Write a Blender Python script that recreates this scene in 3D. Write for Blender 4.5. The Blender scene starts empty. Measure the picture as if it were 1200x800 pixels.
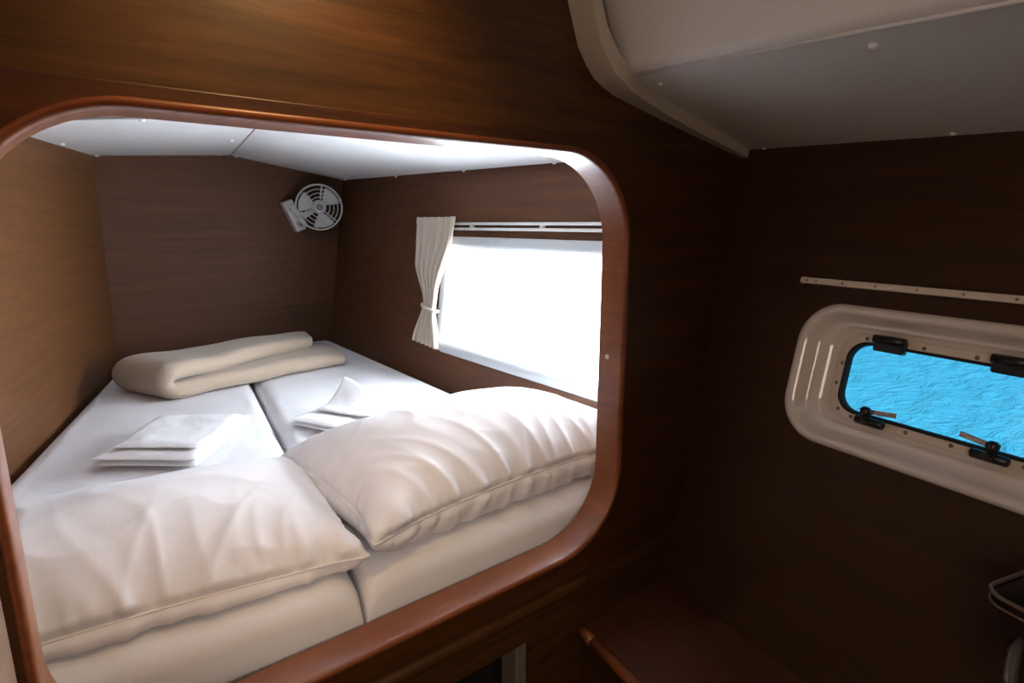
import bpy, bmesh, math, random
import numpy as np
from mathutils import Vector, Matrix, noise
random.seed(7); np.random.seed(7)

# ------------------------------------------------------------------ scale
S = 0.8                      # layout unit -> metres
EYE = 1.56                   # camera height above the cabin floor (m)
def W(p): return Vector((p[0]*S, p[1]*S, p[2]*S + EYE))

sc = bpy.context.scene
col = sc.collection

# ------------------------------------------------------------------ camera
cam_d = bpy.data.cameras.new('camera'); cam = bpy.data.objects.new('camera', cam_d); col.objects.link(cam)
cam_d.sensor_width = 36; cam_d.lens = 676/1200*36; cam_d.clip_start = 0.02; cam_d.clip_end = 500
pitch = math.atan(138/676); yaw = math.radians(51.9)
cam.location = W((0, 0, 0))
cam.rotation_euler = (math.pi/2 - pitch, 0, yaw - math.pi/2)
sc.camera = cam

# ------------------------------------------------------------------ world, sun, exposure
wld = bpy.data.worlds.new('world'); sc.world = wld; wld.use_nodes = True
wn = wld.node_tree; wn.nodes.clear()
wo = wn.nodes.new('ShaderNodeOutputWorld'); wb = wn.nodes.new('ShaderNodeBackground')
wb.inputs[0].default_value = (0.10, 0.42, 0.66, 1); wb.inputs[1].default_value = 0.9
wn.links.new(wb.outputs[0], wo.inputs[0])
sun_d = bpy.data.lights.new('sun', 'SUN'); sun_d.energy = 4.0; sun_d.angle = 0.01; sun_d.color = (1, .97, .92)
sun = bpy.data.objects.new('sun', sun_d); col.objects.link(sun)
sun.location = (3, -3, 8); sun.rotation_euler = (math.radians(38), math.radians(-22), 0)

sc.view_settings.view_transform = 'Standard'; sc.view_settings.look = 'None'
sc.view_settings.exposure = 0; sc.view_settings.gamma = 1; sc.view_settings.use_curve_mapping = False
sc.cycles.use_denoising = True
sc.cycles.sample_clamp_indirect = 6
sc.cycles.max_bounces = 10; sc.cycles.transparent_max_bounces = 12

def area(name, loc, target, sx, sy, power, color, spread=180):
    d = bpy.data.lights.new(name, 'AREA'); d.shape = 'RECTANGLE'; d.size = sx*S; d.size_y = sy*S
    d.energy = power; d.color = color; d.spread = math.radians(spread)
    o = bpy.data.objects.new(name, d); col.objects.link(o)
    a, b = W(loc), W(target); o.location = a
    o.rotation_euler = (b - a).to_track_quat('-Z', 'Y').to_euler()
    return o
# --- planes of the place (layout units) used by the lights and by the build
NR = np.array([-.99, -.009, .142]); NR /= np.linalg.norm(NR)
def WR(y, z, d=0.0):                       # bunk side wall: y along it, z up, d towards the mattress
    x = (1.5769 - .009*y + .142*z)/.99
    return (x + NR[0]*d, y + NR[1]*d, z + NR[2]*d)
# daylight standing right outside the bunk window
c = WR(1.82, -.355, -.22); t = WR(1.82, -.355, .5)
wl = area('window_daylight', c, t, .66, 1.36, 74.0, (.87, .925, 1.0))
# align long side with y
def align(o, zdir, ydir):
    z = -Vector(zdir).normalized(); y = Vector(ydir); y = (y - z*y.dot(z)).normalized(); x = y.cross(z)
    o.rotation_euler = Matrix((x, y, z)).transposed().to_euler()
align(wl, (NR[0], NR[1], NR[2]-.42), (0, 1, 0))
# warm cabin lamp at the cabin ceiling, beside the opening
sp = bpy.data.lights.new('cabin_lamp_light', 'SPOT'); sp.energy = 8.5; sp.color = (1, .64, .28); sp.spot_size = math.radians(104)
sp.spot_blend = .9; sp.shadow_soft_size = .04
spo = bpy.data.objects.new('cabin_lamp_light', sp); col.objects.link(spo)
spo.location = W((.40, .66, .60)); spo.rotation_euler = (W((.34, .95, .20)) - W((.40, .66, .60))).to_track_quat('-Z', 'Y').to_euler()
# added warm fill spot behind the camera, unseen, to brighten the pillow fronts
rp = bpy.data.lights.new('pillow_fill_light', 'SPOT'); rp.energy = 17; rp.color = (1, .82, .67); rp.spot_size = math.radians(50)
rp.spot_blend = .9; rp.shadow_soft_size = .04
rpo = bpy.data.objects.new('pillow_fill_light', rp); col.objects.link(rpo)
rpo.location = W((.12, -.60, .22)); rpo.rotation_euler = (W((.40, 1.2, -.80)) - W((.12, -.60, .22))).to_track_quat('-Z', 'Y').to_euler()
# added unseen lights: warm fill for side wall and lining, then a strip
area('cabin_fill_light', (-.90, -.55, .10), (1.3, .30, .10), .7, .6, 5.6, (1, .78, .60))
area('port_glint_light', (.70, -.35, .60), (1.2, .3, -.6), .50, .10, .3, (1, .90, .84))  # added strip light, placed for a highlight on the port's lower lip

# ------------------------------------------------------------------ materials
def M(name):
    m = bpy.data.materials.new(name); m.use_nodes = True
    return m, m.node_tree, m.node_tree.nodes['Principled BSDF']
def plain(name, rgb, rough=.5, metal=0, bump=None, coat=0, spec=.5, sheen=0):
    m, nt, b = M(name)
    b.inputs['Roughness'].default_value = rough; b.inputs['Metallic'].default_value = metal
    b.inputs['Coat Weight'].default_value = coat; b.inputs['Specular IOR Level'].default_value = spec
    b.inputs['Sheen Weight'].default_value = sheen
    tc = nt.nodes.new('ShaderNodeTexCoord'); n = nt.nodes.new('ShaderNodeTexNoise')
    n.inputs['Scale'].default_value = bump[0] if bump else 12; n.inputs['Detail'].default_value = 5
    nt.links.new(tc.outputs['Object'], n.inputs['Vector'])
    mx = nt.nodes.new('ShaderNodeMix'); mx.data_type = 'RGBA'
    mx.inputs[6].default_value = (*[c*.93 for c in rgb], 1); mx.inputs[7].default_value = (*[min(1, c*1.05) for c in rgb], 1)
    nt.links.new(n.outputs['Fac'], mx.inputs[0]); nt.links.new(mx.outputs[2], b.inputs['Base Color'])
    if bump:
        bp = nt.nodes.new('ShaderNodeBump'); bp.inputs['Strength'].default_value = bump[1]; bp.inputs['Distance'].default_value = bump[2]
        nt.links.new(n.outputs['Fac'], bp.inputs['Height']); nt.links.new(bp.outputs[0], b.inputs['Normal'])
    return m
def wood(name, dark, light, scale, rough=.42, coat=.15, bump=.12, spec=.4):
    m, nt, b = M(name)
    tc = nt.nodes.new('ShaderNodeTexCoord'); mp = nt.nodes.new('ShaderNodeMapping'); mp.inputs['Scale'].default_value = scale
    nt.links.new(tc.outputs['Object'], mp.inputs['Vector'])
    n1 = nt.nodes.new('ShaderNodeTexNoise'); n1.inputs['Scale'].default_value = 1.0; n1.inputs['Detail'].default_value = 7
    n1.inputs['Roughness'].default_value = .62; n1.inputs['Distortion'].default_value = .6
    n2 = nt.nodes.new('ShaderNodeTexNoise'); n2.inputs['Scale'].default_value = 6; n2.inputs['Detail'].default_value = 3
    nt.links.new(mp.outputs[0], n1.inputs['Vector']); nt.links.new(mp.outputs[0], n2.inputs['Vector'])
    a = nt.nodes.new('ShaderNodeMath'); a.operation = 'MULTIPLY_ADD'; a.inputs[1].default_value = .35; 
    nt.links.new(n2.outputs['Fac'], a.inputs[0]); nt.links.new(n1.outputs['Fac'], a.inputs[2])
    r = nt.nodes.new('ShaderNodeValToRGB'); e = r.color_ramp.elements
    e[0].position = .42; e[0].color = (*dark, 1); e[1].position = .92; e[1].color = (*light, 1)
    nt.links.new(a.outputs[0], r.inputs[0]); nt.links.new(r.outputs[0], b.inputs['Base Color'])
    b.inputs['Roughness'].default_value = rough; b.inputs['Coat Weight'].default_value = coat
    b.inputs['Coat Roughness'].default_value = .3; b.inputs['Specular IOR Level'].default_value = spec
    bp = nt.nodes.new('ShaderNodeBump'); bp.inputs['Strength'].default_value = bump; bp.inputs['Distance'].default_value = .002
    nt.links.new(a.outputs[0], bp.inputs['Height']); nt.links.new(bp.outputs[0], b.inputs['Normal'])
    return m
def glass(name, tint=(1, 1, 1), refl=.06):
    m, nt, b = M(name); nt.nodes.remove(b); out = nt.nodes['Material Output']
    t = nt.nodes.new('ShaderNodeBsdfTransparent'); t.inputs[0].default_value = (*tint, 1)
    g = nt.nodes.new('ShaderNodeBsdfGlossy'); g.inputs['Roughness'].default_value = .03
    mx = nt.nodes.new('ShaderNodeMixShader'); mx.inputs[0].default_value = refl
    nt.links.new(t.outputs[0], mx.inputs[1]); nt.links.new(g.outputs[0], mx.inputs[2]); nt.links.new(mx.outputs[0], out.inputs[0])
    return m

MT = {}
MT['bulk']   = wood('teak_bulkhead', (.034, .0125, .0028), (.100, .040, .009), (3.0, 3.0, 42), rough=.45, coat=.06, spec=.3)
MT['bulk2']  = wood('teak_frame', (.040, .012, .0027), (.095, .031, .007), (3, 3, 42), rough=.38, coat=.15, spec=.35)
MT['trim']   = wood('teak_trim', (.14, .036, .010), (.24, .070, .019), (3, 3, 30), rough=.38, coat=.28)
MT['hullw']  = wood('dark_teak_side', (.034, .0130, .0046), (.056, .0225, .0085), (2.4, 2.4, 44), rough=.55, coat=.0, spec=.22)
MT['bunkw']  = wood('teak_bunk_side', (.054, .0185, .0070), (.090, .034, .0140), (1.8, 1.8, 40), rough=.6, coat=.0, spec=.22)
MT['bunkb']  = wood('teak_bunk_end', (.052, .0185, .0068), (.088, .034, .0140), (1.8, 1.8, 40), rough=.6, coat=.0, spec=.22)
MT['bunkl']  = wood('teak_bunk_left', (.062, .022, .006), (.112, .044, .013), (1.8, 1.8, 40), rough=.55, coat=.0, spec=.3)
MT['bench']  = wood('teak_bench', (.045, .014, .007), (.095, .032, .016), (26, 1.6, 20), rough=.4)
MT['lam']   = wood('pale_laminate', (.20, .115, .07), (.30, .19, .125), (3, 3, 14), rough=.4, coat=.3)
MT['floor']  = wood('cabin_sole', (.10, .05, .025), (.22, .11, .05), (12, 1.2, 20), rough=.4)
MT['liner']  = plain('vinyl_liner', (.70, .66, .63), .55, bump=(180, .08, .001))
MT['band']   = plain('liner_trim', (.55, .47, .38), .5)
MT['bceil']  = plain('bunk_liner', (.88, .88, .88), .5)
MT['cap']    = plain('white_cap', (.88, .86, .84), .35)
MT['seam']   = plain('seam_grey', (.30, .28, .26), .8)  # grey joint lines of the bunk lining
MT['cream']  = plain('gelcoat_cream', (.76, .69, .63), .10, coat=.6)
MT['wframe'] = plain('white_frame', (.55, .58, .60), .3)
MT['black']  = plain('black_plastic', (.012, .012, .014), .35)
MT['rubber'] = plain('black_rubber', (.010, .010, .010), .55)
MT['steel']  = plain('steel', (.62, .62, .64), .22, 1)
MT['dsteel'] = plain('screw_steel', (.30, .26, .22), .35, 1)
MT['track']  = plain('track_ivory', (.72, .62, .52), .4)
MT['wtrack'] = plain('track_white', (.85, .85, .84), .35)
MT['fan']    = plain('fan_plastic', (.78, .78, .77), .35)
MT['fang']   = plain('fan_blade', (.22, .22, .22), .4)
MT['sheet']  = plain('white_sheet', (.86, .86, .90), .85, bump=(9, .25, .012), sheen=.1, spec=.2)
MT['pillow'] = plain('white_pillowcase', (.91, .90, .94), .85, bump=(14, .18, .008), sheen=.1, spec=.2)
MT['towel']  = plain('white_cotton', (.93, .93, .96), .85, bump=(60, .3, .004), sheen=.1, spec=.2)
MT['blanket']= plain('beige_blanket', (.42, .335, .255), .95, bump=(240, .6, .004), sheen=.25, spec=.1)
MT['curtain']= plain('beige_curtain', (.47, .40, .33), .9, bump=(200, .3, .002), sheen=.1, spec=.1)
MT['bin']    = plain('dark_brown_plastic', (.020, .010, .010), .35)
MT['binrim'] = plain('brown_rim', (.14, .085, .065), .35)
MT['binh']   = plain('grey_plastic', (.085, .065, .06), .4)
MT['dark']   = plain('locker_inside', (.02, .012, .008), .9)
def whiteout(name):  # milky white pane stands in for the overexposed daylight outside
    m, nt, b = M(name); nt.nodes.remove(b); out = nt.nodes['Material Output']
    t = nt.nodes.new('ShaderNodeBsdfTransparent'); g = nt.nodes.new('ShaderNodeBsdfTranslucent'); g.inputs[0].default_value = (.95, .97, .98, 1)
    mx = nt.nodes.new('ShaderNodeMixShader'); mx.inputs[0].default_value = .5
    nt.links.new(t.outputs[0], mx.inputs[1]); nt.links.new(g.outputs[0], mx.inputs[2]); nt.links.new(mx.outputs[0], out.inputs[0])
    return m
MT['pane']   = whiteout('pane_whiteout')
MT['pane2']  = glass('pane_port', (.93, .98, 1), .04)

# ------------------------------------------------------------------ object helpers
WL = {}                                     # world location of each object, by name
def finish(o, parent, smooth, kind=None, label=None, cat=None, group=None):
    if parent is not None: o.parent = parent
    if kind: o['kind'] = kind
    if label: o['label'] = label
    if cat: o['category'] = cat
    if group: o['group'] = group
    return o
def mk(name, verts, faces, mat, parent=None, smooth=True, base=None, sub=0, solid=0, bevel=0, auto=None, **kw):
    pts = [W(v) for v in verts]
    if parent is not None: org = WL[parent.name]
    elif base is not None: org = W(base)
    else:
        xs = [p.x for p in pts]; ys = [p.y for p in pts]; zs = [p.z for p in pts]
        org = Vector(((min(xs)+max(xs))/2, (min(ys)+max(ys))/2, min(zs)))
    me = bpy.data.meshes.new(name); me.from_pydata([tuple(p-org) for p in pts], [], faces); me.update()
    bm = bmesh.new(); bm.from_mesh(me); bmesh.ops.recalc_face_normals(bm, faces=bm.faces[:]); bm.to_mesh(me); bm.free()
    for p in me.polygons: p.use_smooth = smooth
    if auto is not None:
        me.set_sharp_from_angle(angle=math.radians(auto))
    me.materials.append(MT[mat] if isinstance(mat, str) else mat)
    o = bpy.data.objects.new(name, me); col.objects.link(o)
    if parent is None: o.location = org
    WL[o.name] = org
    if solid:
        m = o.modifiers.new('solid', 'SOLIDIFY'); m.thickness = solid*S; m.offset = 0
    if bevel:
        m = o.modifiers.new('bevel', 'BEVEL'); m.width = bevel*S; m.segments = 3; m.limit_method = 'ANGLE'; m.angle_limit = math.radians(40)
    if sub:
        m = o.modifiers.new('sub', 'SUBSURF'); m.levels = sub; m.render_levels = sub
    return finish(o, parent, smooth, **kw)
def struct(name, verts, faces, mat, **kw): return mk(name, verts, faces, mat, kind='structure', **kw)
def thing(name, label, cat, loc, group=None, kind=None):
    o = bpy.data.objects.new(name, None); col.objects.link(o); o.location = W(loc); o.empty_display_size = .05
    WL[o.name] = W(loc)
    if kind: o['kind'] = kind
    o['label'] = label
    if cat: o['category'] = cat
    if group: o['group'] = group
    return o
class G:                                    # collects geometry of one mesh
    def __init__(s): s.v = []; s.f = []
    def add(s, v, f):
        n = len(s.v); s.v += [tuple(p) for p in v]; s.f += [tuple(i+n for i in q) for q in f]; return s
def box(c, h, ax=None):
    c = np.array(c, float); A = np.eye(3) if ax is None else np.array(ax, float)
    v = [c + A[0]*h[0]*i + A[1]*h[1]*j + A[2]*h[2]*k for i in (-1, 1) for j in (-1, 1) for k in (-1, 1)]
    return v, [(0, 1, 3, 2), (4, 6, 7, 5), (0, 4, 5, 1), (2, 3, 7, 6), (0, 2, 6, 4), (1, 5, 7, 3)]
def box2(p, q):
    c = [(p[i]+q[i])/2 for i in range(3)]; h = [abs(q[i]-p[i])/2 for i in range(3)]
    return box(c, h)
def hexa(b, t):                             # 4 bottom + 4 top points
    return list(b)+list(t), [(3, 2, 1, 0), (4, 5, 6, 7), (0, 1, 5, 4), (1, 2, 6, 5), (2, 3, 7, 6), (3, 0, 4, 7)]
def tube(path, r, n=10, closed=False):
    P = [np.array(p, float) for p in path]; N = len(P); v = []; f = []
    rs = r if isinstance(r, (list, tuple)) else [r]*N
    T = []
    for i in range(N):
        a = P[(i-1) % N] if (closed or i > 0) else P[i]; b = P[(i+1) % N] if (closed or i < N-1) else P[i]
        t = b-a; T.append(t/(np.linalg.norm(t)+1e-12))
    up = np.array([0, 0, 1.]) if abs(T[0][2]) < .9 else np.array([1., 0, 0])
    x = np.cross(up, T[0]); x /= np.linalg.norm(x)
    for i in range(N):
        x = x - T[i]*x.dot(T[i]); x /= np.linalg.norm(x); y = np.cross(T[i], x)
        for k in range(n):
            a = 2*math.pi*k/n; v.append(P[i] + (x*math.cos(a)+y*math.sin(a))*rs[i])
    for i in range(N if closed else N-1):
        j = (i+1) % N
        for k in range(n):
            l = (k+1) % n; f.append((i*n+k, i*n+l, j*n+l, j*n+k))
    if not closed: f += [tuple(range(n))[::-1], tuple((N-1)*n+k for k in range(n))]
    return v, f
def disc_dome(c, nrm, r, h, n=14, m=4):     # small dome (screw cap)
    nrm = np.array(nrm, float); nrm /= np.linalg.norm(nrm)
    a = np.array([0, 0, 1.]) if abs(nrm[2]) < .9 else np.array([1., 0, 0]); x = np.cross(a, nrm); x /= np.linalg.norm(x); y = np.cross(nrm, x)
    v = []; f = []; c = np.array(c, float)
    for i in range(m):
        t = i/m*math.pi/2
        for k in range(n):
            q = 2*math.pi*k/n; v.append(c + (x*math.cos(q)+y*math.sin(q))*r*math.cos(t) + nrm*h*math.sin(t))
    v.append(c+nrm*h)
    for i in range(m-1):
        for k in range(n): l = (k+1) % n; f.append((i*n+k, i*n+l, (i+1)*n+l, (i+1)*n+k))
    for k in range(n): f.append(((m-1)*n+k, (m-1)*n+(k+1) % n, m*n))
    f.append(tuple(range(n))[::-1])
    return v, f
def rr(x0, x1, z0, z1, r, off=0.0, n=10):   # rounded rectangle, counter-clockwise, offset outwards
    pts = []; R_ = r+off
    for cx_, cz_, a0 in ((x1-r, z1-r, 0), (x0+r, z1-r, 90), (x0+r, z0+r, 180), (x1-r, z0+r, 270)):
        for k in range(n+1):
            a = math.radians(a0+90*k/n); pts.append((cx_+R_*math.cos(a), cz_+R_*math.sin(a)))
    return pts
def loft(loops, closed=True, capfirst=False, caplast=False):
    n = len(loops[0]); v = [p for l in loops for p in l]; f = []
    for i in range(len(loops)-1):
        for k in range(n):
            l = (k+1) % n
            if not closed and l == 0: continue
            f.append((i*n+k, i*n+l, (i+1)*n+l, (i+1)*n+k))
    if capfirst: f.append(tuple(range(n))[::-1])
    if caplast: f.append(tuple((len(loops)-1)*n+k for k in range(n)))
    return v, f
def plate(outer, holes, fn, d0, d1):
    """plate with holes: 2D loops, fn(a,b,depth)->3D, faces at depth d0 and d1"""
    bm = bmesh.new(); es = []
    for lp in [outer]+holes:
        vs = [bm.verts.new((a, b, 0)) for a, b in lp]
        es += [bm.edges.new((vs[i], vs[(i+1) % len(vs)])) for i in range(len(vs))]
    bmesh.ops.triangle_fill(bm, use_beauty=True, use_dissolve=False, edges=es)
    bm.verts.index_update(); n = len(bm.verts)
    P = [(v.co.x, v.co.y) for v in bm.verts]; F = [tuple(v.index for v in f.verts) for f in bm.faces]
    bm.free()
    v = [fn(a, b, d0) for a, b in P]+[fn(a, b, d1) for a, b in P]
    f = F+[tuple(i+n for i in q)[::-1] for q in F]; k = 0
    for lp in [outer]+holes:
        m = len(lp)
        for i in range(m): j = (i+1) % m; f.append((k+i, k+j, n+k+j, n+k+i))
        k += m
    return v, f

# ================================================================== STRUCTURE
# ---- main hull side wall frame: s along the wall, z up, d into the cabin
P1 = np.array([1.667, 1.0, .1936]); DH = np.array([.165, .986, 0]); DH /= np.linalg.norm(DH)
NH = np.array([.967, -.162, -.199]); NH /= np.linalg.norm(NH); CH = 1.4111/np.linalg.norm([.967, -.162, -.199])
NH_IN = -NH
def HW(s, z, d=0.0):
    # point on plane with P.DH = s, P.z = z
    A = np.array([DH[:2], NH[:2]]); b = np.array([s, CH - NH[2]*z]); xy = np.linalg.solve(A, b)
    return np.array([xy[0], xy[1], z]) + NH_IN*d
UPH = np.cross(NH_IN, DH); UPH = UPH/np.linalg.norm(UPH); UPH = UPH if UPH[2] > 0 else -UPH

# cabin floor, rear walls and the high ceiling
struct('floor', *box2((-1.5, -1.9, -2.0), (1.9, 1.0, -1.95)), 'floor', smooth=False)
struct('wall_rear', *box2((-1.5, -1.9, -1.95), (1.9, -1.82, .72)), 'bulk', smooth=False)
struct('wall_left', *box2((-1.5, -1.82, -1.95), (-1.42, 1.0, .72)), 'bulk', smooth=False)

# ---- front bulkhead with the bunk opening and the locker recess
OX0, OX1, OZ0, OZ1, OR = -.093, 1.151, -.862, .157, .205
def FB(x, z, d=0.0): return (x, 1.0+d, z)       # d>0 into the bunk
contour = [(.90, .72), (.925, .55), (.936, .472), (.971, .384), (.997, .351), (1.023, .326), (1.052, .312), (1.091, .298),
           (1.156, .285), (1.222, .272), (1.405, .237), (1.70, .188)]
outer = [(-1.45, -1.95), (1.20, -1.95), (1.70, .10), (1.70, .30), (1.70, .72), (-1.45, .72)]
struct('wall_front', *plate([(-1.45, -1.95), (1.95, -1.95), (1.95, .72), (-1.45, .72)],
       [rr(OX0, OX1, OZ0, OZ1, OR, .010), [(-.30, -1.75), (.84, -1.75), (.84, -1.055), (-.30, -1.055)]], FB, 0, .075), 'bulk', smooth=False)
# moulded trim round the opening
L = []
for off, d in ((.025, .082), (.008, .084), (.0, .078), (0, .05), (0, .004), (.0010, -.001), (.003, -.0055), (.006, -.0075), (.009, -.0085), (.0135, -.0078), (.0158, -.005)):
    L.append([FB(x, z, d) for x, z in rr(OX0, OX1, OZ0, OZ1, OR, off, 20)])
tr = struct('trim_1', *loft(L), 'trim', auto=50)
for (p, nrm) in (((1.1495, 1.045, -.355), (-1, 0, 0)),):
    mk('screw_plug', *disc_dome(p, nrm, .0075, .003), 'track', parent=tr)
struct('trim_5', *plate([(-1.42, -.93), (1.70, -.93), (1.90, .1925), (-1.42, .1925)], [rr(OX0, OX1, OZ0, OZ1, OR, .010)], FB, -.006, .001), 'bulk2', smooth=False, bevel=.0042)
# rail below the opening and front of the lower locker
struct('trim_2', *loft([[(-.45, 1.0-a, -.955+b), (1.03, 1.0-a, -.955+b)] for a, b in ((0, .016), (.012, .016), (.018, .010), (.018, -.010), (.012, -.016), (0, -.016))], closed=False), 'bulk', auto=50)
lk = thing('locker', 'dark open locker under the bunk with a pale upright edge', 'locker', (.25, 1.28, -1.75))
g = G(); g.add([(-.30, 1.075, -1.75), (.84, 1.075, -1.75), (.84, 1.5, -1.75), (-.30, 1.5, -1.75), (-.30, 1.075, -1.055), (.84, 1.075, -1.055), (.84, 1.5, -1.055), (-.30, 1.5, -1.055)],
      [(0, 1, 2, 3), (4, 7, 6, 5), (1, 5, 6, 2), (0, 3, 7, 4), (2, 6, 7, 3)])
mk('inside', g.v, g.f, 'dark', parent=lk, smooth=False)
MT['upr'] = plain('upright_paint', (.17, .13, .10), .6)
mk('upright', *box2((.802, 1.005, -1.75), (.837, 1.07, -1.058)), 'upr', parent=lk, smooth=False, bevel=.004, label='pale upright board')
# pilaster left of the opening
pl = struct('trim_3', *box2((-.26, .70, -1.95), (-.1165, .988, .72)), 'lam', smooth=False, bevel=.006)

# ---- main hull wall with the port opening
PS0, PS1, PZ0, PZ1 = .275, .945, -.540, -.194            # outer rim of the port
SC = (PS0+PS1)/2
hole = rr(PS0+.022, PS1-.022, PZ0+.020, PZ1-.018, .090)
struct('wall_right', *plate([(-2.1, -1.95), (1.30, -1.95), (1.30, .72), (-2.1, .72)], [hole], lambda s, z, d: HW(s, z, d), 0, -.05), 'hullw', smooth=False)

# ---- side deck lining (ceiling) over the port, coaming curve and high ceiling
N2 = np.array([-.196, .086, -.977]); C2 = -.45956
def CP(x, y, d=0.0):
    z = (C2 - N2[0]*x - N2[1]*y)/N2[2]; return (x + N2[0]*d, y + N2[1]*d, z + N2[2]*d)
seam = [(1.082, .93), (1.023, .253), (.965, -.40), (.84, -1.83)]
inner = [(1.72, 1.0), (1.66, .33), (1.57, -.4), (1.4, -1.83)]
g = G()
up = [CP(x, y) for x, y in seam]; ri = [CP(x, y) for x, y in inner]
a = [CP(1.082, 1.0)]+up; b = [CP(1.75, 1.01)]+ri
g.add(a+b, [(i, i+1, len(a)+i+1, len(a)+i) for i in range(len(a)-1)])
ce = struct('ceiling', g.v, g.f, 'liner', smooth=False, solid=.012)
for x, y, r in ((1.088, .435, .0085), (1.143, .902, .006), (1.557, .442, .0065), (1.655, .925, .005), (1.02, -.2, .008), (1.50, -.2, .007)):
    mk('screw_cap', *disc_dome(CP(x, y, .006), N2, r, r*.8), 'cap', parent=ce)
# curved coaming panel rising from the seam
A0 = np.array(CP(1.082, .93)); prof = [(0, 0), (-.010, .022), (-.028, .060), (-.050, .10), (-.072, .155), (-.090, .23), (-.10, .33), (-.105, .42)]
L = []
for (x, y) in seam:
    q = np.array(CP(x, y)); L.append([tuple(q + np.array([p[0], 0, p[1]])) for p in prof])
L.insert(0, [(p[0], 1.0, p[2]) for p in L[0]])
struct('ceiling_coaming', *loft(L, closed=False), 'liner', solid=.012, auto=60)
# seam moulding (thin lip along the joint)
mk('seam_lip', *tube([CP(x, y, .004) for x, y in seam], .0045, 8), 'liner', parent=ce)
struct('ceiling_high', *box2((-1.5, -1.9, .66), (1.06, 1.0, .74)), 'liner', smooth=False)
# curved band of trim between bulkhead and lining
inb = [(.90, .70), (.925, .55), (.936, .472), (.971, .384), (.997, .351), (1.023, .326), (1.052, .312), (1.091, .298), (1.156, .285), (1.222, .272), (1.405, .237), (1.668, .193)]
g = G(); F_ = []; Bk = []
for i, (x, z) in enumerate(inb):
    w = .066 if i < 7 else .066 - .046*(i-6)/5
    F_.append((x, 1.0-w, z)); Bk.append((x, 1.001, z))
tF = [(p[0]+.02, p[1], p[2]+.035) for p in F_]; tB = [(p[0]+.02, p[1], p[2]+.035) for p in Bk]
struct('trim_4', *loft([Bk, F_, tF, tB], closed=False), 'band', auto=35)

# ---- bench locker at the right under the port
def BT(s_, z): return z
e0 = np.array([1.075, 1.045]); ed = np.array([.165, .986])/1.0
def edge(y, z, off=0.0):                    # nosing line
    k = (y-1.0)/.986; return (1.030+.165*k+off, y, z)
bz = -1.10
bt = thing('bench', 'dark reddish wooden bench top with a rounded front edge beside the bulkhead', 'bench', (1.15, .2, -1.95))
yy = [.997, .5, 0, -.6, -1.2]
g = G()
topL = [edge(y, bz) for y in yy]; topR = [tuple(HW(y/.986*1.0+.165*.9*0+.2, bz, .004)) for y in yy]
topR = []
for y in yy:
    # hull point at this y
    s = y; 
    for _ in range(8):
        p = HW(s, bz, .004); s += (y-p[1])
    topR.append(tuple(p))
v, f = loft([topL, topR, [(p[0], p[1], p[2]-.03) for p in topR], [(p[0], p[1], p[2]-.03) for p in topL], topL], closed=False)
mk('bench_top', v, f, 'bench', parent=bt, smooth=False)
mk('nosing', *tube([edge(y, bz-.008, -.004) for y in [.993, .94]], .016, 12), 'trim', parent=bt)
mk('nosing', *tube([edge(y, bz-.008, -.004) for y in [.937, .5, 0, -.6, -1.2]], .016, 12), 'trim', parent=bt)
fl = [edge(y, bz-.03, .012) for y in yy]; fb = [edge(y, -1.95, .012) for y in yy]
mk('front_panel', *loft([fl, fb, [(p[0]+.03, p[1], p[2]) for p in fb], [(p[0]+.03, p[1], p[2]) for p in fl]], closed=False), 'bulk', parent=bt, smooth=False)

# ---- bunk compartment
YB = 3.9
def WLp(y, z, d=0.0):                       # left bunk wall
    n = np.array([-.968, .25, -.031]); x = -.194 + .268*(y-2.38) + .012*(z+.25); return (x-n[0]*d*1.0, y-n[1]*d, z-n[2]*d)
WY0, WY1, WZ0, WZ1 = 1.16, 2.52, -.635, -.062     # bunk window outer frame
def wzs(y): return -.012*(y-2.5)*-1.0             # hardly any tilt
struct('wall_bunk_right', *plate([(1.075, -1.05), (YB+.06, -1.05), (YB+.06, .45), (1.075, .45)],
       [rr(WY0+.03, WY1-.03, WZ0+.03, WZ1-.03, .04)], lambda y, z, d: WR(y, z, d), 0, -.05), 'bunkw', smooth=False)
struct('wall_bunk_left', *hexa([WLp(1.05, -1.05), WLp(YB+.06, -1.05), WLp(YB+.06, -1.05, -.05), WLp(1.05, -1.05, -.05)],
       [WLp(1.05, .5), WLp(YB+.06, .5), WLp(YB+.06, .5, -.05), WLp(1.05, .5, -.05)]), 'bunkl', smooth=False)
struct('wall_bunk_end', *box2((.05, YB, -1.05), (1.72, YB+.05, .5)), 'bunkb', smooth=False)
struct('floor_bunk', *box2((-.65, 1.08, -1.08), (1.6, YB, -1.02)), 'dark', smooth=False)
cl = [(-.53, 1.05, .279), (-.095, 2.72, .326), (.209, YB+.03, .359)]
cr_ = [(.44, 1.05, .347), (.70, 2.59, .380), (.909, YB+.03, .4085)]
crr = [(1.64, 1.05, .222), (1.64, 2.59, .258), (1.64, YB+.03, .289)]
cl = [(p[0]-.05, p[1], p[2]-.003) for p in cl]
bc = struct('ceiling_bunk', *loft([cl, cr_, crr], closed=False), 'bceil', smooth=False, solid=.01)
def caps(L_, nrm):
    for x, y, z, r in L_: mk('screw_cap', *disc_dome((x, y, z-.006), nrm, r, r*.9), 'cap', parent=bc)
caps([(-.035, 2.683, .329, .012), (.081, 3.226, .343, .012), (.236, 3.84, .360, .012), (.284, 2.368, .349, .012), (.700, 2.98, .383, .012), (.814, 3.784, .400, .012)], (.07, 0, -1))
caps([(.83, 3.163, .395, .012), (.925, 3.85, .404, .012), (1.575, 3.80, .296, .012), (1.60, 3.12, .276, .012), (1.60, 2.42, .259, .010), (1.60, 1.77, .245, .010)], (-.16, 0, -1))
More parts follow.
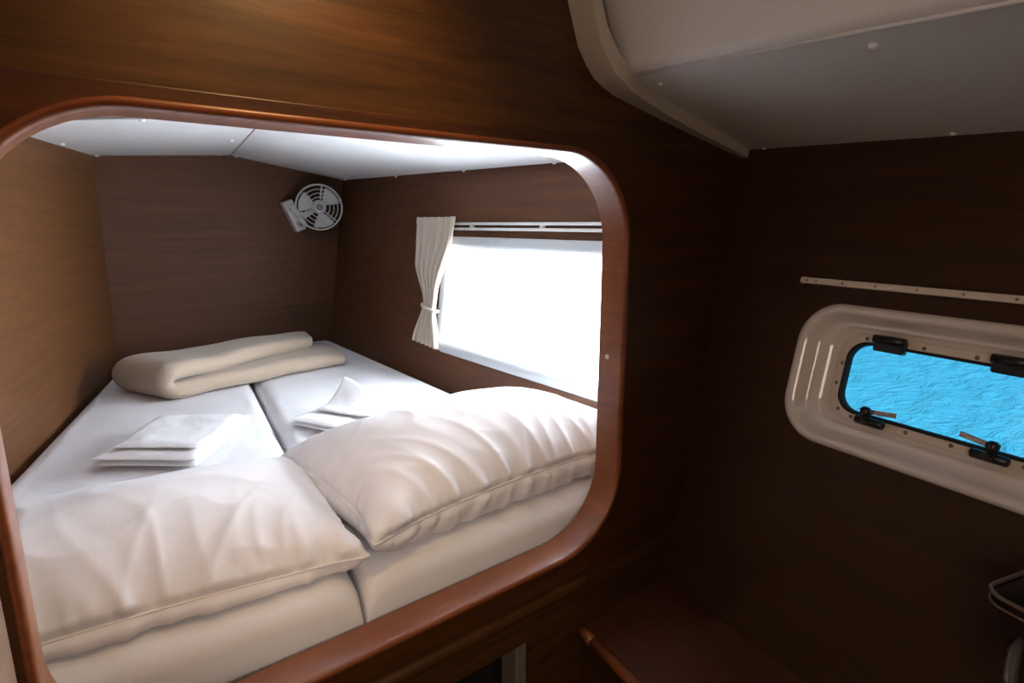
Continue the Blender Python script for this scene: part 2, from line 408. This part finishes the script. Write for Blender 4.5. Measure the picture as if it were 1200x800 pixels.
mk('panel_seam', *tube([(-.25, 2.59, .306), (-.052, 2.483, .318), (.186, 2.354, .3335), (.45, 2.25, .350)], .0045, 6), 'seam', parent=bc)
mk('panel_seam', *tube([(.44, 1.06, .342), (.70, 2.59, .375), (.904, YB, .403)], .003, 6), 'seam', parent=bc)

# ---- bunk window
w1 = thing('window_1', 'wide bright bunk window in a rounded white frame', None, WR(1.84, WZ0, 0), kind='structure')
L = []
for off, d in ((-.028, -.05), (-.030, -.02), (-.052, -.012), (-.054, .004), (-.048, .012), (-.035, .018), (-.012, .018), (-.002, .012), (0, .0)):
    L.append([WR(y, z, d) for y, z in rr(WY0, WY1, WZ0, WZ1, .075, off, 8)])
mk('window_frame', *loft(L), 'wframe', parent=w1, auto=40)
lp = rr(WY0, WY1, WZ0, WZ1, .075, -.04, 8)
mk('pane', *loft([[WR(y, z, -.018) for y, z in lp], [WR(y, z, -.024) for y, z in lp]], capfirst=True, caplast=True), 'pane', parent=w1, smooth=False)

# ---- port window in the cabin side
w2 = thing('window_2', 'opening port with cream moulded surround and turquoise sea behind', None, HW(SC, PZ0), kind='structure')
loops = []
def prr(hs, z0, z1, r, d, n=12): return [tuple(HW(s, z, d)) for s, z in rr(SC-hs, SC+hs, z0, z1, r, 0, n)]
prof = [(.335, -.540, -.194, .105, 0), (.3345, -.5395, -.1945, .104, .010), (.329, -.535, -.199, .100, .018), (.320, -.527, -.207, .093, .022), (.309, -.518, -.216, .085, .020),
        (.299, -.512, -.222, .079, .008), (.290, -.504, -.229, .073, -.004), (.283, -.498, -.233, .069, -.010), (.272, -.488, -.238, .063, -.0125), (.266, -.484, -.241, .060, -.0125), (.262, -.481, -.243, .059, -.014),
        (.257, -.478, -.246, .057, -.017), (.250, -.474, -.250, .055, -.0225), (.240, -.468, -.256, .052, -.0235), (.236, -.466, -.258, .050, -.027)]
for q in prof: loops.append(prr(*q))
mk('surround', *loft(loops), 'cream', parent=w2, auto=50)
fl_ = []
for hs, z0, z1, r, d in ((.2365, -.4665, -.2575, .052, -.026), (.236, -.466, -.258, .052, -.0185), (.233, -.463, -.261, .050, -.0165), (.214, -.4485, -.2745, .046, -.0165), (.212, -.447, -.276, .045, -.019), (.211, -.446, -.277, .045, -.04)):
    fl_.append(prr(hs, z0, z1, r, d))
mk('flange', *loft(fl_), 'track', parent=w2, auto=40)
mk('gasket', *loft([prr(.2135, -.448, -.275, .046, -.018), prr(.212, -.447, -.276, .045, -.0125), prr(.206, -.442, -.280, .043, -.0125), prr(.204, -.4405, -.2815, .042, -.016), prr(.2035, -.440, -.282, .042, -.028)]), 'rubber', parent=w2)
mk('pane', *loft([prr(.206, -.442, -.280, .042, -.022), prr(.206, -.442, -.280, .042, -.027)], capfirst=True, caplast=True), 'pane2', parent=w2, smooth=False)
for s, z in ((SC+.224, -.385), (SC+.221, -.335), (SC+.175, -.268), (SC+.205, -.445), (SC+.05, -.268), (SC-.05, -.268), (SC-.175, -.268), (SC+.045, -.456), (SC-.045, -.456), (SC+.17, -.456), (SC-.17, -.456), (SC-.221, -.335), (SC-.224, -.385)):
    mk('screw', *disc_dome(HW(s, z, -.0165), NH_IN, .0048, .0022, 10, 3), 'dsteel', parent=w2)
AX = [DH, UPH, NH_IN]
for s in (SC+.116, SC-.116):
    h = mk('hinge', *box(HW(s, -.276, -.008), (.034, .016, .010), AX), 'black', parent=w2, smooth=False, bevel=.005)
    mk('hinge_knuckle', *tube([HW(s-.034, -.264, .0), HW(s+.034, -.264, .0)], .010, 12), 'black', parent=h)
for sg in (1, -1):
    sb = SC+sg*.118
    k = mk('catch', *tube([HW(sb-.033, -.4545, -.002), HW(sb-.030, -.4545, -.002), HW(sb+.030, -.4545, -.002), HW(sb+.033, -.4545, -.002)], [.006, .0105, .0105, .006], 12), 'black', parent=w2)
    sk = sb+sg*.006
    mk('knob', *tube([HW(sk, -.455, .004), HW(sk, -.448, .010), HW(sk, -.436, .012), HW(sk, -.426, .013), HW(sk, -.4205, .013)], [.006, .0085, .011, .0125, .006], 14), 'black', parent=k)
    A_ = HW(sk-sg*.006, -.431, .005); B_ = HW(sk-sg*.062, -.424, .003); dr = (B_-A_)/np.linalg.norm(B_-A_); up_ = np.cross(NH_IN, dr)
    mk('lever', *box((A_+B_)/2, (np.linalg.norm(B_-A_)/2, .0058, .0016), [dr, up_, NH_IN]), 'steel', parent=k, smooth=False, bevel=.0012, label='chrome lever')

# ---- sea outside
m, nt, b = M('sea_water')
tc = nt.nodes.new('ShaderNodeTexCoord'); mp = nt.nodes.new('ShaderNodeMapping'); mp.inputs['Scale'].default_value = (1.6, 3.4, 1); mp.inputs['Rotation'].default_value = (0, 0, math.radians(35))
nt.links.new(tc.outputs['Object'], mp.inputs[0])
n1 = nt.nodes.new('ShaderNodeTexNoise'); n1.inputs['Scale'].default_value = 2.2; n1.inputs['Detail'].default_value = 6; n1.inputs['Distortion'].default_value = 1.2; n1.inputs['Roughness'].default_value = .6
nt.links.new(mp.outputs[0], n1.inputs['Vector'])
bp = nt.nodes.new('ShaderNodeBump'); bp.inputs['Strength'].default_value = .7; bp.inputs['Distance'].default_value = .12
nt.links.new(n1.outputs['Fac'], bp.inputs['Height']); nt.links.new(bp.outputs[0], b.inputs['Normal'])
b.inputs['Base Color'].default_value = (.09, .56, .80, 1); b.inputs['Roughness'].default_value = .25; b.inputs['IOR'].default_value = 1.33
MT['sea'] = m
struct('sea', [(2.2, -60, -1.45), (90, -60, -1.45), (90, 90, -1.45), (2.2, 90, -1.45)], [(0, 1, 2, 3)], 'sea', smooth=False)

# ================================================================== BED
ZM = -.78
def seamx(y): return .44 + .138*(y-1.1)
def leftx(y): return -.182 + .268*(y-2.38)
def rdg(x, y, z):
    q = noise.noise(Vector((x, y, z))); return (1-min(1, abs(q)*2.6))**1.5
def mattress(xl, xr, y0f, y1, label, seed, skewR=0):
    nx, ny = 46, 90; zb = -1.0; r = .055; v = []; f = []
    # cross-section across x with rounded edges, rows along y with rounded ends
    def prof(t):                             # t 0..1 across, returns inset coordinate
        return t
    ring = 4
    def top(u, w, x, y):
        e = .009*math.exp(-abs(y-1.15)/.16)*rdg(x*9+seed, y*4, 3) + .006*noise.noise(Vector((x*3+seed, y*3, 0))) + .0035*noise.noise(Vector((x*9+seed, y*8, 2)))
        return e
    rows = []
    ys = np.concatenate([[0, 0, .006, .018, .035], np.linspace(.06, 1-.0, ny-10)*1.0])
    def row(y, zt, nring):
        a, b_ = xl(y), xr(y); R_ = []
        wob = .012*abs(noise.noise(Vector((seed, y*6, 5))))
        side = [(0, zb), (-.004+wob, zb+.10), (-.0+wob, zt-r)]
        arc = [(r*(1-math.cos(q)), zt-r+r*math.sin(q)) for q in (math.pi/8, math.pi/4, 3*math.pi/8, math.pi/2)]
        for dx, z in side+arc: R_.append((a+dx, y, z))
        for i in range(1, nx):
            x = a+r+(b_-a-2*r)*i/nx; R_.append((x, y, zt+top(0, 0, x, y)*1.0))
        for dx, z in (side+arc)[::-1]: R_.append((b_-dx, y, z))
        return R_
    loops = []
    # front end rounding
    yy = []
    for q in range(0, 6):
        ang = q/5*math.pi/2; yy.append((r*(1-math.cos(ang)), ZM-r+r*math.sin(ang)))
    for dy, zt in yy: loops.append([(p[0], p[1]+y0f(p[0]), p[2]) for p in [(a_, dy, c_) for a_, _, c_ in row(1.15+dy, zt, 0)]])
    Y0 = 1.15+r; n2 = 80
    for i in range(1, n2+1):
        t = i/n2; yv = Y0+(y1-r-Y0)*t
        R_ = row(yv, ZM, 0)
        w = max(0, 1-t*5)
        loops.append([(p[0], p[1] + w*(y0f(p[0])+r-Y0), p[2]) for p in R_])
    for q in range(4, -1, -1):
        ang = q/5*math.pi/2; yv = y1-r+r*math.cos(ang); loops.append([(p[0], yv, p[2]) for p in row(yv, ZM-r+r*math.sin(ang), 0)])
    v, f = loft(loops, closed=True, capfirst=True, caplast=True)
    return mk('mattress', v, f, 'sheet', label=label, cat='mattress', sub=0)
mattress(leftx, lambda y: seamx(y)-.004, lambda x: 1.10 + .10*max(0, (.44-x)/.9), 3.88, 'left mattress under a fitted white sheet, nearest the wooden wall without a window', 1.3)
mattress(lambda y: seamx(y)+.004, lambda y: 1.40+.012*(y-1.1), lambda x: 1.10, 3.88, 'right mattress under a fitted white sheet, along the window wall', 7.7)

# ---- pillows: two sheets sewn at the rim, blown up by a small cloth solver
def sim_pillow(w, d, press, iters, seed, floor=0.0, nx=72, ny=60, grav=.00003, pin=None, frontboost=0, gather=.93, droop=6):
    rng = np.random.RandomState(seed)
    X, Y = np.meshgrid(np.linspace(0, w, nx), np.linspace(0, d, ny), indexing='ij')
    def h(x, y): return .012*np.sin(np.pi*x/w)*np.sin(np.pi*y/d)
    id0 = np.arange(nx*ny).reshape(nx, ny); id1 = id0.copy(); k = nx*ny
    inn = np.zeros((nx, ny), bool); inn[1:-1, 1:-1] = True
    id1[inn] = np.arange(k, k+inn.sum())
    P = np.zeros((k+inn.sum(), 3)); z0 = .05
    P[id0.ravel()] = np.stack([X.ravel(), Y.ravel(), (z0+h(X, Y)).ravel()], 1)
    P[id1[inn]] = np.stack([X[inn], Y[inn], z0-h(X[inn], Y[inn])], 1)
    P += rng.normal(0, .0012, P.shape)
    sets = []
    rim = np.zeros(len(P), bool); rim[id0[0]] = rim[id0[-1]] = True; rim[id0[:, 0]] = rim[id0[:, -1]] = True
    def addset(a, b, rest, st):
        a = a.ravel(); b = b.ravel(); rs = np.full(len(a), rest, float)
        if st == 1: rs[rim[a] & rim[b]] *= gather
        sets.append((a, b, rs, st))
    dx = w/(nx-1); dy = d/(ny-1)
    for idm, first in ((id0, True), (id1, False)):
        for par in (0, 1):
            addset(idm[par:-1:2, :][:, :], idm[par+1::2, :][:, :], dx, 1) if idm[par:-1:2, :].shape == idm[par+1::2, :].shape else addset(idm[par:-1:2, :][:idm[par+1::2, :].shape[0]], idm[par+1::2, :][:idm[par:-1:2, :].shape[0]], dx, 1)
            A_, B_ = idm[:, par:-1:2], idm[:, par+1::2]; q = min(A_.shape[1], B_.shape[1]); addset(A_[:, :q], B_[:, :q], dy, 1)
            A_, B_ = idm[par:-1:2, :-1], idm[par+1::2, 1:]; q = min(A_.shape[0], B_.shape[0]); addset(A_[:q], B_[:q], math.hypot(dx, dy), .35)
            A_, B_ = idm[par:-1:2, 1:], idm[par+1::2, :-1]; q = min(A_.shape[0], B_.shape[0]); addset(A_[:q], B_[:q], math.hypot(dx, dy), .35)
        for par in range(4):                 # bending
            A_, B_ = idm[par:-2:4, :], idm[par+2::4, :]; q = min(A_.shape[0], B_.shape[0]); addset(A_[:q], B_[:q], 2*dx, .05)
            A_, B_ = idm[:, par:-2:4], idm[:, par+2::4]; q = min(A_.shape[1], B_.shape[1]); addset(A_[:, :q], B_[:, :q], 2*dy, .05)
    quads = []
    q0 = np.stack([id0[:-1, :-1], id0[1:, :-1], id0[1:, 1:], id0[:-1, 1:]], -1).reshape(-1, 4)
    q1 = np.stack([id1[:-1, :-1], id1[:-1, 1:], id1[1:, 1:], id1[1:, :-1]], -1).reshape(-1, 4)
    Q = np.concatenate([q0, q1]); V = P.copy()
    for it in range(iters):
        vel = (P-V)*.94; V = P.copy()
        n = np.cross(P[Q[:, 2]]-P[Q[:, 0]], P[Q[:, 3]]-P[Q[:, 1]])*.5
        F = np.zeros_like(P)
        for c_ in range(4): np.add.at(F, Q[:, c_], n/4)
        vol = abs((P[Q].mean(1)[:, 2]*n[:, 2]).sum())
        pr = 2.0*max(0.0, 1-vol/(press*w*d))
        sc_ = np.ones(len(P)) + frontboost*np.clip(1-P[:, 1]/d, 0, 1)
        P = P+vel+F*(pr*sc_)[:, None]; P[:, 2] -= grav; P[rim, 2] -= grav*droop
        for _ in range(5):
            for a, b_, rest, st in sets:
                D = P[b_]-P[a]; l = np.linalg.norm(D, axis=1)+1e-9
                c_ = (l-rest)/l
                if st < .3: c_ = np.minimum(c_, 0)       # bending only pushes apart
                P[a] += D*(c_*.5*st)[:, None]; P[b_] -= D*(c_*.5*st)[:, None]
            P[:, 2] = np.maximum(P[:, 2], floor)
    return P, id0, id1
def up2(A):                                  # smooth 2x refinement of a grid along axis 0
    n = A.shape[0]; o = np.zeros((2*n-1,)+A.shape[1:]); o[::2] = A
    E_ = np.concatenate([2*A[:1]-A[1:2], A, 2*A[-1:]-A[-2:-1]])
    o[1::2] = (-E_[:-3]+9*E_[1:-2]+9*E_[2:-1]-E_[3:])/16
    return o
def pillow(label, corner, ang, w, d, press, seed, boost, amp=1.0, **kw):
    P, id0, id1 = sim_pillow(w, d, press, 260, seed, frontboost=boost, **kw)
    T = up2(up2(P[id0]).transpose(1, 0, 2)).transpose(1, 0, 2); B = up2(up2(P[id1]).transpose(1, 0, 2)).transpose(1, 0, 2)
    nx, ny = T.shape[:2]
    for A, sg in ((T, 1), (B, -1)):
        du = np.gradient(A, axis=0); dv = np.gradient(A, axis=1); N = np.cross(du, dv)*sg; N /= np.linalg.norm(N, axis=2, keepdims=True)+1e-9
        D = np.zeros((nx, ny))
        for i in range(nx):
            u = w*i/(nx-1)
            for j in range(ny):
                v = d*j/(ny-1); e = min(1, 4*min(i, nx-1-i, j, ny-1-j)/12)
                wv = .25*noise.noise(Vector((u*4, v*3, seed+9)))
                fan = (u-w*.5)*(1-.45*min(1, v/d))             # folds fan out from the front seam
                q = .016*math.exp(-v/.13)*rdg(fan*12+wv*3+v*2, v*1.6, seed)
                q += .010*math.exp(-v/.19)*rdg(fan*7+wv*2.5+2-v*1.5, v*1.3, seed+3)
                q += .006*math.exp(-min(u, w-u)/.08)*rdg(v*8+wv*6, u*5, seed+5)
                q += .005*rdg(u*4+v*2.5+wv*2, v*5-u*2, seed+7)
                q += .006*noise.noise(Vector((u*5, v*5, seed)))
                D[i, j] = .85*q*e*amp*(1 if sg > 0 else .8)
        A += N*D[..., None]
    B[:, :, 2] = np.maximum(B[:, :, 2], 0.0); B[0] = T[0]; B[-1] = T[-1]; B[:, 0] = T[:, 0]; B[:, -1] = T[:, -1]
    ca, sa = math.cos(ang), math.sin(ang)
    def tow(p): return (corner[0]+p[0]*ca-p[1]*sa, corner[1]+p[0]*sa+p[1]*ca, ZM+.013+p[2])
    idt = np.arange(nx*ny).reshape(nx, ny); idb = idt.copy(); inn = np.zeros((nx, ny), bool); inn[1:-1, 1:-1] = True
    idb[inn] = nx*ny+np.arange(inn.sum())
    V = [tow(p) for p in T.reshape(-1, 3)]+[tow(p) for p in B[inn]]
    F = [tuple(int(k) for k in (idt[i, j], idt[i+1, j], idt[i+1, j+1], idt[i, j+1])) for i in range(nx-1) for j in range(ny-1)]
    F += [tuple(int(k) for k in (idb[i, j], idb[i, j+1], idb[i+1, j+1], idb[i+1, j])) for i in range(nx-1) for j in range(ny-1)]
    o = mk('pillow', V, F, 'pillow', label=label, cat='pillow')
    rim = list(idt[:, 0])+list(idt[-1, 1:])+list(idt[::-1, -1][1:])+list(idt[0, ::-1][1:-1])
    mk('piping', *tube([V[i] for i in rim], .0032, 6, closed=True), 'pillow', parent=o)
    return np.array(V)
PL = pillow('plump white pillow at the left of the bunk opening, lower of the two', (-.445, 1.235), math.radians(-7), .935, .68, .105, 3, .3)
PR = pillow('taller white pillow at the right of the bunk opening below the window', (.462, 1.10), math.radians(1.5), 1.01, .68, .165, 5, .5)
print('PILLOW', PL.min(0), PL.max(0), PR.min(0), PR.max(0))

# ---- folded blanket: a thick layer folded back over itself
def slab_path(front, back, zc, th, n=10):
    """sweep of a rounded band: front/back lists of 2D points, zc centre heights, th half thickness vectors"""
    loops = []
    for (fx, fy), (bx, by), z, (tx, ty, tz) in zip(front, back, zc, th):
        F_ = np.array([fx, fy, z]); B_ = np.array([bx, by, z]); T = np.array([tx, ty, tz]); h = np.linalg.norm(T)
        D = (B_-F_); D = D/np.linalg.norm(D); lp = []
        for k in range(n+1):
            a = -math.pi/2+math.pi*k/n; lp.append(B_ - D*h + D*h*math.cos(a) + T*math.sin(a))
        m = 8
        for k in range(1, m): lp.append(B_*(1-k/m)+F_*(k/m) + T + (-D*h if k == 0 else 0))
        for k in range(n+1):
            a = math.pi/2+math.pi*k/n; lp.append(F_ + D*h + D*h*math.cos(a) + T*math.sin(a))
        for k in range(1, m): lp.append(F_*(1-k/m)+B_*(k/m) - T)
        loops.append([p + np.array([0, 0, 1])*(.007*noise.noise(Vector((p[0]*7, p[1]*9, 3+z*9)))+.004*noise.noise(Vector((p[0]*18, p[1]*14, z*12)))) for p in lp])
    return loops
def lerp(a, b, t): return tuple(a[i]*(1-t)+b[i]*t for i in range(len(a)))
hb = .040
fr, bk, zc, th = [], [], [], []
for i in range(15):                          # lower layer, right end to left fold
    t = i/14; fr.append(lerp((1.235, 3.05), (.36, 2.86), t)); bk.append(lerp((1.30, 3.52), (.20, 3.22), t))
    k = min(1, .45+i*.2); zc.append(ZM+.008+hb*k+.004*math.sin(i*1.3)); th.append((0, 0, hb*k))
for i in range(1, 8):                        # wrap at the left
    a = math.pi*i/8; dx = -hb*math.sin(a); t = i/8
    fr.append((.36+dx+.0*t, 2.86+.004*math.sin(a))); bk.append((.20+dx, 3.22+.0*t))
    zc.append(ZM+.008+hb+ (hb*2)*(1-math.cos(a))/2); th.append((hb*.92*math.sin(a), 0, hb*math.cos(a)))
for i in range(15):
    t = i/14; fr.append(lerp((.36, 2.865), (1.12, 3.27), t**1.0)); b_ = lerp((.20, 3.22), (1.16, 3.52), t); bk.append(b_)
    k = min(1, .55+(14-i)*.2); zc.append(ZM+.008+hb*3+.006*math.sin(i*.9+1)-.010*t - .02*(1-k)); th.append((0, 0, -hb*k))
mk('blanket', *loft(slab_path(fr, bk, zc, th), capfirst=True, caplast=True), 'blanket', label='folded beige fleece blanket across the far end of both mattresses', cat='blanket', sub=1)

# ---- folded linen
def cloth_slab(name, label, quad, z, th, mat='towel', layers=1, seed=0, lift=None, parent=None, group=None, fold=None):
    """soft folded cloth: quad (front-left, front-right, back-right, back-left), layers stacked with a shared rounded front fold"""
    g = G(); nu, nv = 26, 20
    lt = th/layers
    for L_ in range(layers):
        z0 = z+L_*lt; ins = .004*L_
        def pt(u, v, top):
            a = lerp(quad[0], quad[1], u); b_ = lerp(quad[3], quad[2], u); p = lerp(a, b_, v)
            ex = min(u, 1-u)*nu/1.5; ey = min(v, 1-v)*nv/1.5
            e = min(1, math.sqrt(max(0, min(1, ex)))) * min(1, math.sqrt(max(0, min(1, ey))))
            hgt = z0+lt*.5 + (1 if top else -1)*lt*.5*(.15+.85*e)
            nn = noise.noise(Vector((p[0]*9+seed, p[1]*9, L_*3.1)))*.006 + noise.noise(Vector((p[0]*22+seed, p[1]*14, L_)))*.003
            if top: hgt += nn*e if L_ == layers-1 else 0
            wx = noise.noise(Vector((p[1]*6+seed, L_*2.0+u*3, 1)))*.006; wy = noise.noise(Vector((p[0]*6+seed, L_*2.0+v*3, 4)))*.006
            if lift: hgt += lift(u, v)
            return (p[0]+wx, p[1]+wy+ins, hgt)
        vs = [pt(i/nu, j/nv, True) for i in range(nu+1) for j in range(nv+1)]+[pt(i/nu, j/nv, False) for i in range(nu+1) for j in range(nv+1)]
        N = (nu+1)*(nv+1); ix = lambda i, j: i*(nv+1)+j
        fs = []
        for i in range(nu):
            for j in range(nv):
                fs.append((ix(i, j), ix(i+1, j), ix(i+1, j+1), ix(i, j+1))); fs.append(tuple(N+q for q in (ix(i, j), ix(i, j+1), ix(i+1, j+1), ix(i+1, j))))
        for i in range(nu):
            fs.append((ix(i, 0), N+ix(i, 0), N+ix(i+1, 0), ix(i+1, 0))); fs.append((ix(i, nv), ix(i+1, nv), N+ix(i+1, nv), N+ix(i, nv)))
        for j in range(nv):
            fs.append((ix(0, j), ix(0, j+1), N+ix(0, j+1), N+ix(0, j))); fs.append((ix(nu, j), N+ix(nu, j), N+ix(nu, j+1), ix(nu, j+1)))
        g.add(vs, fs)
    return mk(name, g.v, g.f, mat, label=label, cat='towel', sub=1, group=group, parent=parent)
z0 = ZM+.010
cloth_slab('folded_towel', 'large folded white towel on the left mattress, under a smaller one', [(.006, 2.195), (.272, 1.985), (.535, 2.34), (.265, 2.53)], z0, .038, layers=2, seed=1)
cloth_slab('folded_towel', 'smaller folded white towel lying on the larger one on the left mattress', [(.070, 2.215), (.290, 2.035), (.495, 2.31), (.240, 2.495)], z0+.042, .016, layers=1, seed=5)
cloth_slab('folded_towel', 'wide folded white towel on the right mattress, under the one with a raised corner', [(.636, 2.215), (.775, 1.95), (1.15, 2.13), (.98, 2.38)], z0, .030, layers=2, seed=9)
cloth_slab('folded_towel', 'folded white towel with a raised pointed corner on the right mattress', [(.745, 2.225), (.880, 1.985), (1.00, 2.10), (.90, 2.30)], z0+.034, .014, layers=1, seed=12,
           lift=lambda u, v: .15*max(0, v-.25)**1.5*(1-.75*u))

# ================================================================== FITTINGS
# ---- bunk curtain
ct = thing('curtain', 'beige pleated curtain tied back at the left end of the bunk window', 'curtain', WR(2.64, -.63, .03))
nv, nu = 44, 72; zt, zbm = .028, -.61
g = G(); V_ = []
for j in range(nv+1):
    t = j/nv; z = zt+(zbm-zt)*t
    def key(tab):
        for (t0, a), (t1, b_) in zip(tab, tab[1:]):
            if t0 <= t <= t1:
                q = (t-t0)/(t1-t0); q = q*q*(3-2*q) if True else q; return a+(b_-a)*q
        return tab[-1][1]
    yl = key([(0, 2.77), (.35, 2.735), (.68, 2.615), (1, 2.685)]); yr = key([(0, 2.39), (.12, 2.40), (.62, 2.50), (.70, 2.505), (1, 2.44)])
    gath = key([(0, .010), (.3, .018), (.66, .014), (1, .022)])
    for i in range(nu+1):
        u = i/nu; y = yl+(yr-yl)*u
        ph = u*2*math.pi*5.5 + .5*math.sin(t*3)
        d = .032 + gath*math.sin(ph) + .02*max(0, u-.72)*4*.6*(1-.4*t)
        if t < .05: d += .004*math.sin(u*2*math.pi*11)
        V_.append(WR(y, z-.010*u*(t > .9), d))
fs = [(j*(nu+1)+i, j*(nu+1)+i+1, (j+1)*(nu+1)+i+1, (j+1)*(nu+1)+i) for j in range(nv) for i in range(nu)]
mk('cloth', V_, fs, 'curtain', parent=ct, solid=.004)
tb = [WR(2.71-.0*k, -.425, .0) for k in range(0)]
tpath = []
for k in range(20):
    a = 2*math.pi*k/20; tpath.append(WR(2.556+.064*math.cos(a), -.425+.012*math.cos(a), .036+.030*math.sin(a)))
mk('tieback', *tube(tpath, .009, 8, closed=True), 'curtain', parent=ct)
# ---- double curtain track above the bunk window
tk = thing('curtain_rail', 'white double curtain rail above the bunk window', 'rail', WR(1.84, -.035, 0))
for y in (1.3, 1.8, 2.3, 2.76):
    mk('bracket', *hexa([WR(y-.012, -.030, 0), WR(y+.012, -.030, 0), WR(y+.012, -.030, .012), WR(y-.012, -.030, .012)], [WR(y-.012, .002, 0), WR(y+.012, .002, 0), WR(y+.012, .002, .012), WR(y-.012, .002, .012)]), 'wtrack', parent=tk, smooth=False)
for z in (-.002, -.026):
    mk('rail', *tube([WR(1.17, z, .012), WR(2.80, z, .012)], .0065, 8), 'wtrack', parent=tk)
# ---- curtain track above the port
kt = thing('curtain_track', 'thin ivory curtain track screwed above the port', 'curtain track', HW(SC, -.155))
a0, a1 = .967, .2
mk('rail', *box(HW((a0+a1)/2, -.1465, .006), ((a0-a1)/2, .008, .006), AX), 'track', parent=kt, smooth=False, bevel=.0025)
for s in (.955, .93, .86, .78, .69, .60, .51, .42, .33):
    mk('screw', *disc_dome(HW(s, -.1465, .012), NH_IN, .0032, .0012, 8, 2), 'dsteel', parent=kt)
mk('end_stop', *tube([HW(.972, -.1465, .004), HW(.966, -.1465, .006)], .0095, 10), 'track', parent=kt)

# ---- fan
fc = np.array([1.368, 3.745, .103]); fan = thing('wall_fan', 'small white caged fan on the end wall of the bunk', 'fan', (1.30, 3.86, -.02))
ax = -fc/np.linalg.norm(fc); ax = ax + np.array([.06, 0, -.02]); ax /= np.linalg.norm(ax)
fx = np.cross([0, 0, 1.], ax); fx /= np.linalg.norm(fx); fy = np.cross(ax, fx)
def fp(r, a, d): return fc + (fx*math.cos(a)+fy*math.sin(a))*r*.95 + ax*d
def ring(r, d, tr_, n=40): return tube([fp(r, 2*math.pi*k/n, d) for k in range(n)], tr_, 6, closed=True)
g = G()
for r, d, q in ((.148, 0, .0055), (.118, .030, .003), (.092, .036, .003), (.066, .040, .003), (.150, -.03, .0045)): g.add(*ring(r, d, q))
for k in range(6):
    a = math.radians(20+60*k); g.add(*tube([fp(.030, a, .042), fp(.09, a, .036), fp(.125, a, .026), fp(.148, a, 0), fp(.150, a, -.03), fp(.06, a, -.06)], .003, 6))
mk('cage', g.v, g.f, 'fan', parent=fan)
g = G(); g.add(*tube([fp(0, 0, -.09), fp(0, 0, -.06), fp(0, 0, -.02)], [.035, .045, .045], 20))
mk('motor', g.v, g.f, 'fan', parent=fan, auto=40)
hub = mk('hub', *tube([fp(0, 0, .0), fp(0, 0, .036), fp(0, 0, .046)], [.034, .034, .030], 20), 'fan', parent=fan, auto=40)
mk('hub_cap', *tube([fp(0, 0, .046), fp(0, 0, .050)], [.022, .020], 20), 'fang', parent=fan, auto=40)
for k in range(3):
    a0 = math.radians(40+120*k); rows = []
    for i in range(9):
        r = .03+.105*i/8; rows.append([fp(r, a0-.50*min(1, .6+i/10)+t*(1.0)*min(1, .6+i/10)*1.05, .012+ (t-.5)*.03) for t in (0, .25, .5, .75, 1)])
    mk('blade', *loft(rows, closed=False), 'fan', parent=fan, solid=.003)
mA = np.array([1.200, 3.85, .135]); mB = np.array([1.275, 3.85, -.035])
md = mB-mA; md /= np.linalg.norm(md); mx_ = np.cross(md, [0, 1, 0])
mk('wall_mount', *box((mA+mB)/2+np.array([0, .012, 0]), (np.linalg.norm(mB-mA)/2+.008, .034, .036), [md, mx_, [0, 1, 0]]), 'fan', parent=fan, smooth=False, bevel=.010)
mk('yoke', *tube([mA*.8+mB*.2+[0, -.03, 0], (mA+mB)/2+[.02, -.06, 0], fp(.155, math.radians(200), -.012)], [.022, .020, .014], 12), 'fan', parent=fan)
mk('yoke', *tube([mA*.2+mB*.8+[0, -.03, 0], (mA+mB)/2+[.03, -.06, -.02], fp(.155, math.radians(235), -.012)], [.020, .018, .012], 12), 'fan', parent=fan)
mk('arm', *tube([(mA+mB)/2+[0, 0, 0], (mA+mB)/2+[.05, -.05, 0], fp(0, 0, -.085)], .018, 12), 'fan', parent=fan)

# ---- dark bin at the right edge, standing on the bench
BC = np.array([1.164, .046]); rimz = -.565
bn = thing('waste_bin', 'dark tapered bin with a pale rim line at the right edge of the bench', 'bin', (BC[0], BC[1], bz+.002))
def sq(h, r, z, ang, dx=0.0, n=8):
    ca, sa = math.cos(ang), math.sin(ang); return [(BC[0]+dx+x*ca-y*sa, BC[1]+x*sa+y*ca, z) for x, y in rr(-h, h, -h, h, r, 0, n)]
ang = math.radians(-16)
L = [sq(.046, .02, bz+.004, ang), sq(.050, .02, bz+.03, ang), sq(.068, .025, -.78, ang), sq(.089, .03, -.655, ang), sq(.108, .034, rimz-.02, ang), sq(.110, .035, rimz-.006, ang), sq(.112, .035, rimz-.004, ang), sq(.106, .033, rimz-.004, ang), sq(.100, .032, rimz-.03, ang), sq(.083, .024, -.655, ang), sq(.060, .024, -.78, ang), sq(.044, .02, bz+.05, ang)]
mk('body', *loft(L, capfirst=True, caplast=True), 'bin', parent=bn, auto=50)
mk('rim', *tube(sq(.112, .035, rimz, ang), .0035, 8, closed=True), 'binrim', parent=bn, label='pale rim bead')
mk('rim', *tube(sq(.112, .035, rimz-.016, ang), .0022, 8, closed=True), 'binrim', parent=bn, label='thin lower rim bead')

mk('handle', *tube([(1.098, .127, -.616), (1.066, .129, -.630), (1.046, .127, -.642), (1.030, .124, -.658), (1.013, .116, -.670)], [.004, .008, .009, .009, .007], 10), 'binh', parent=bn, label='grey hinged handle')
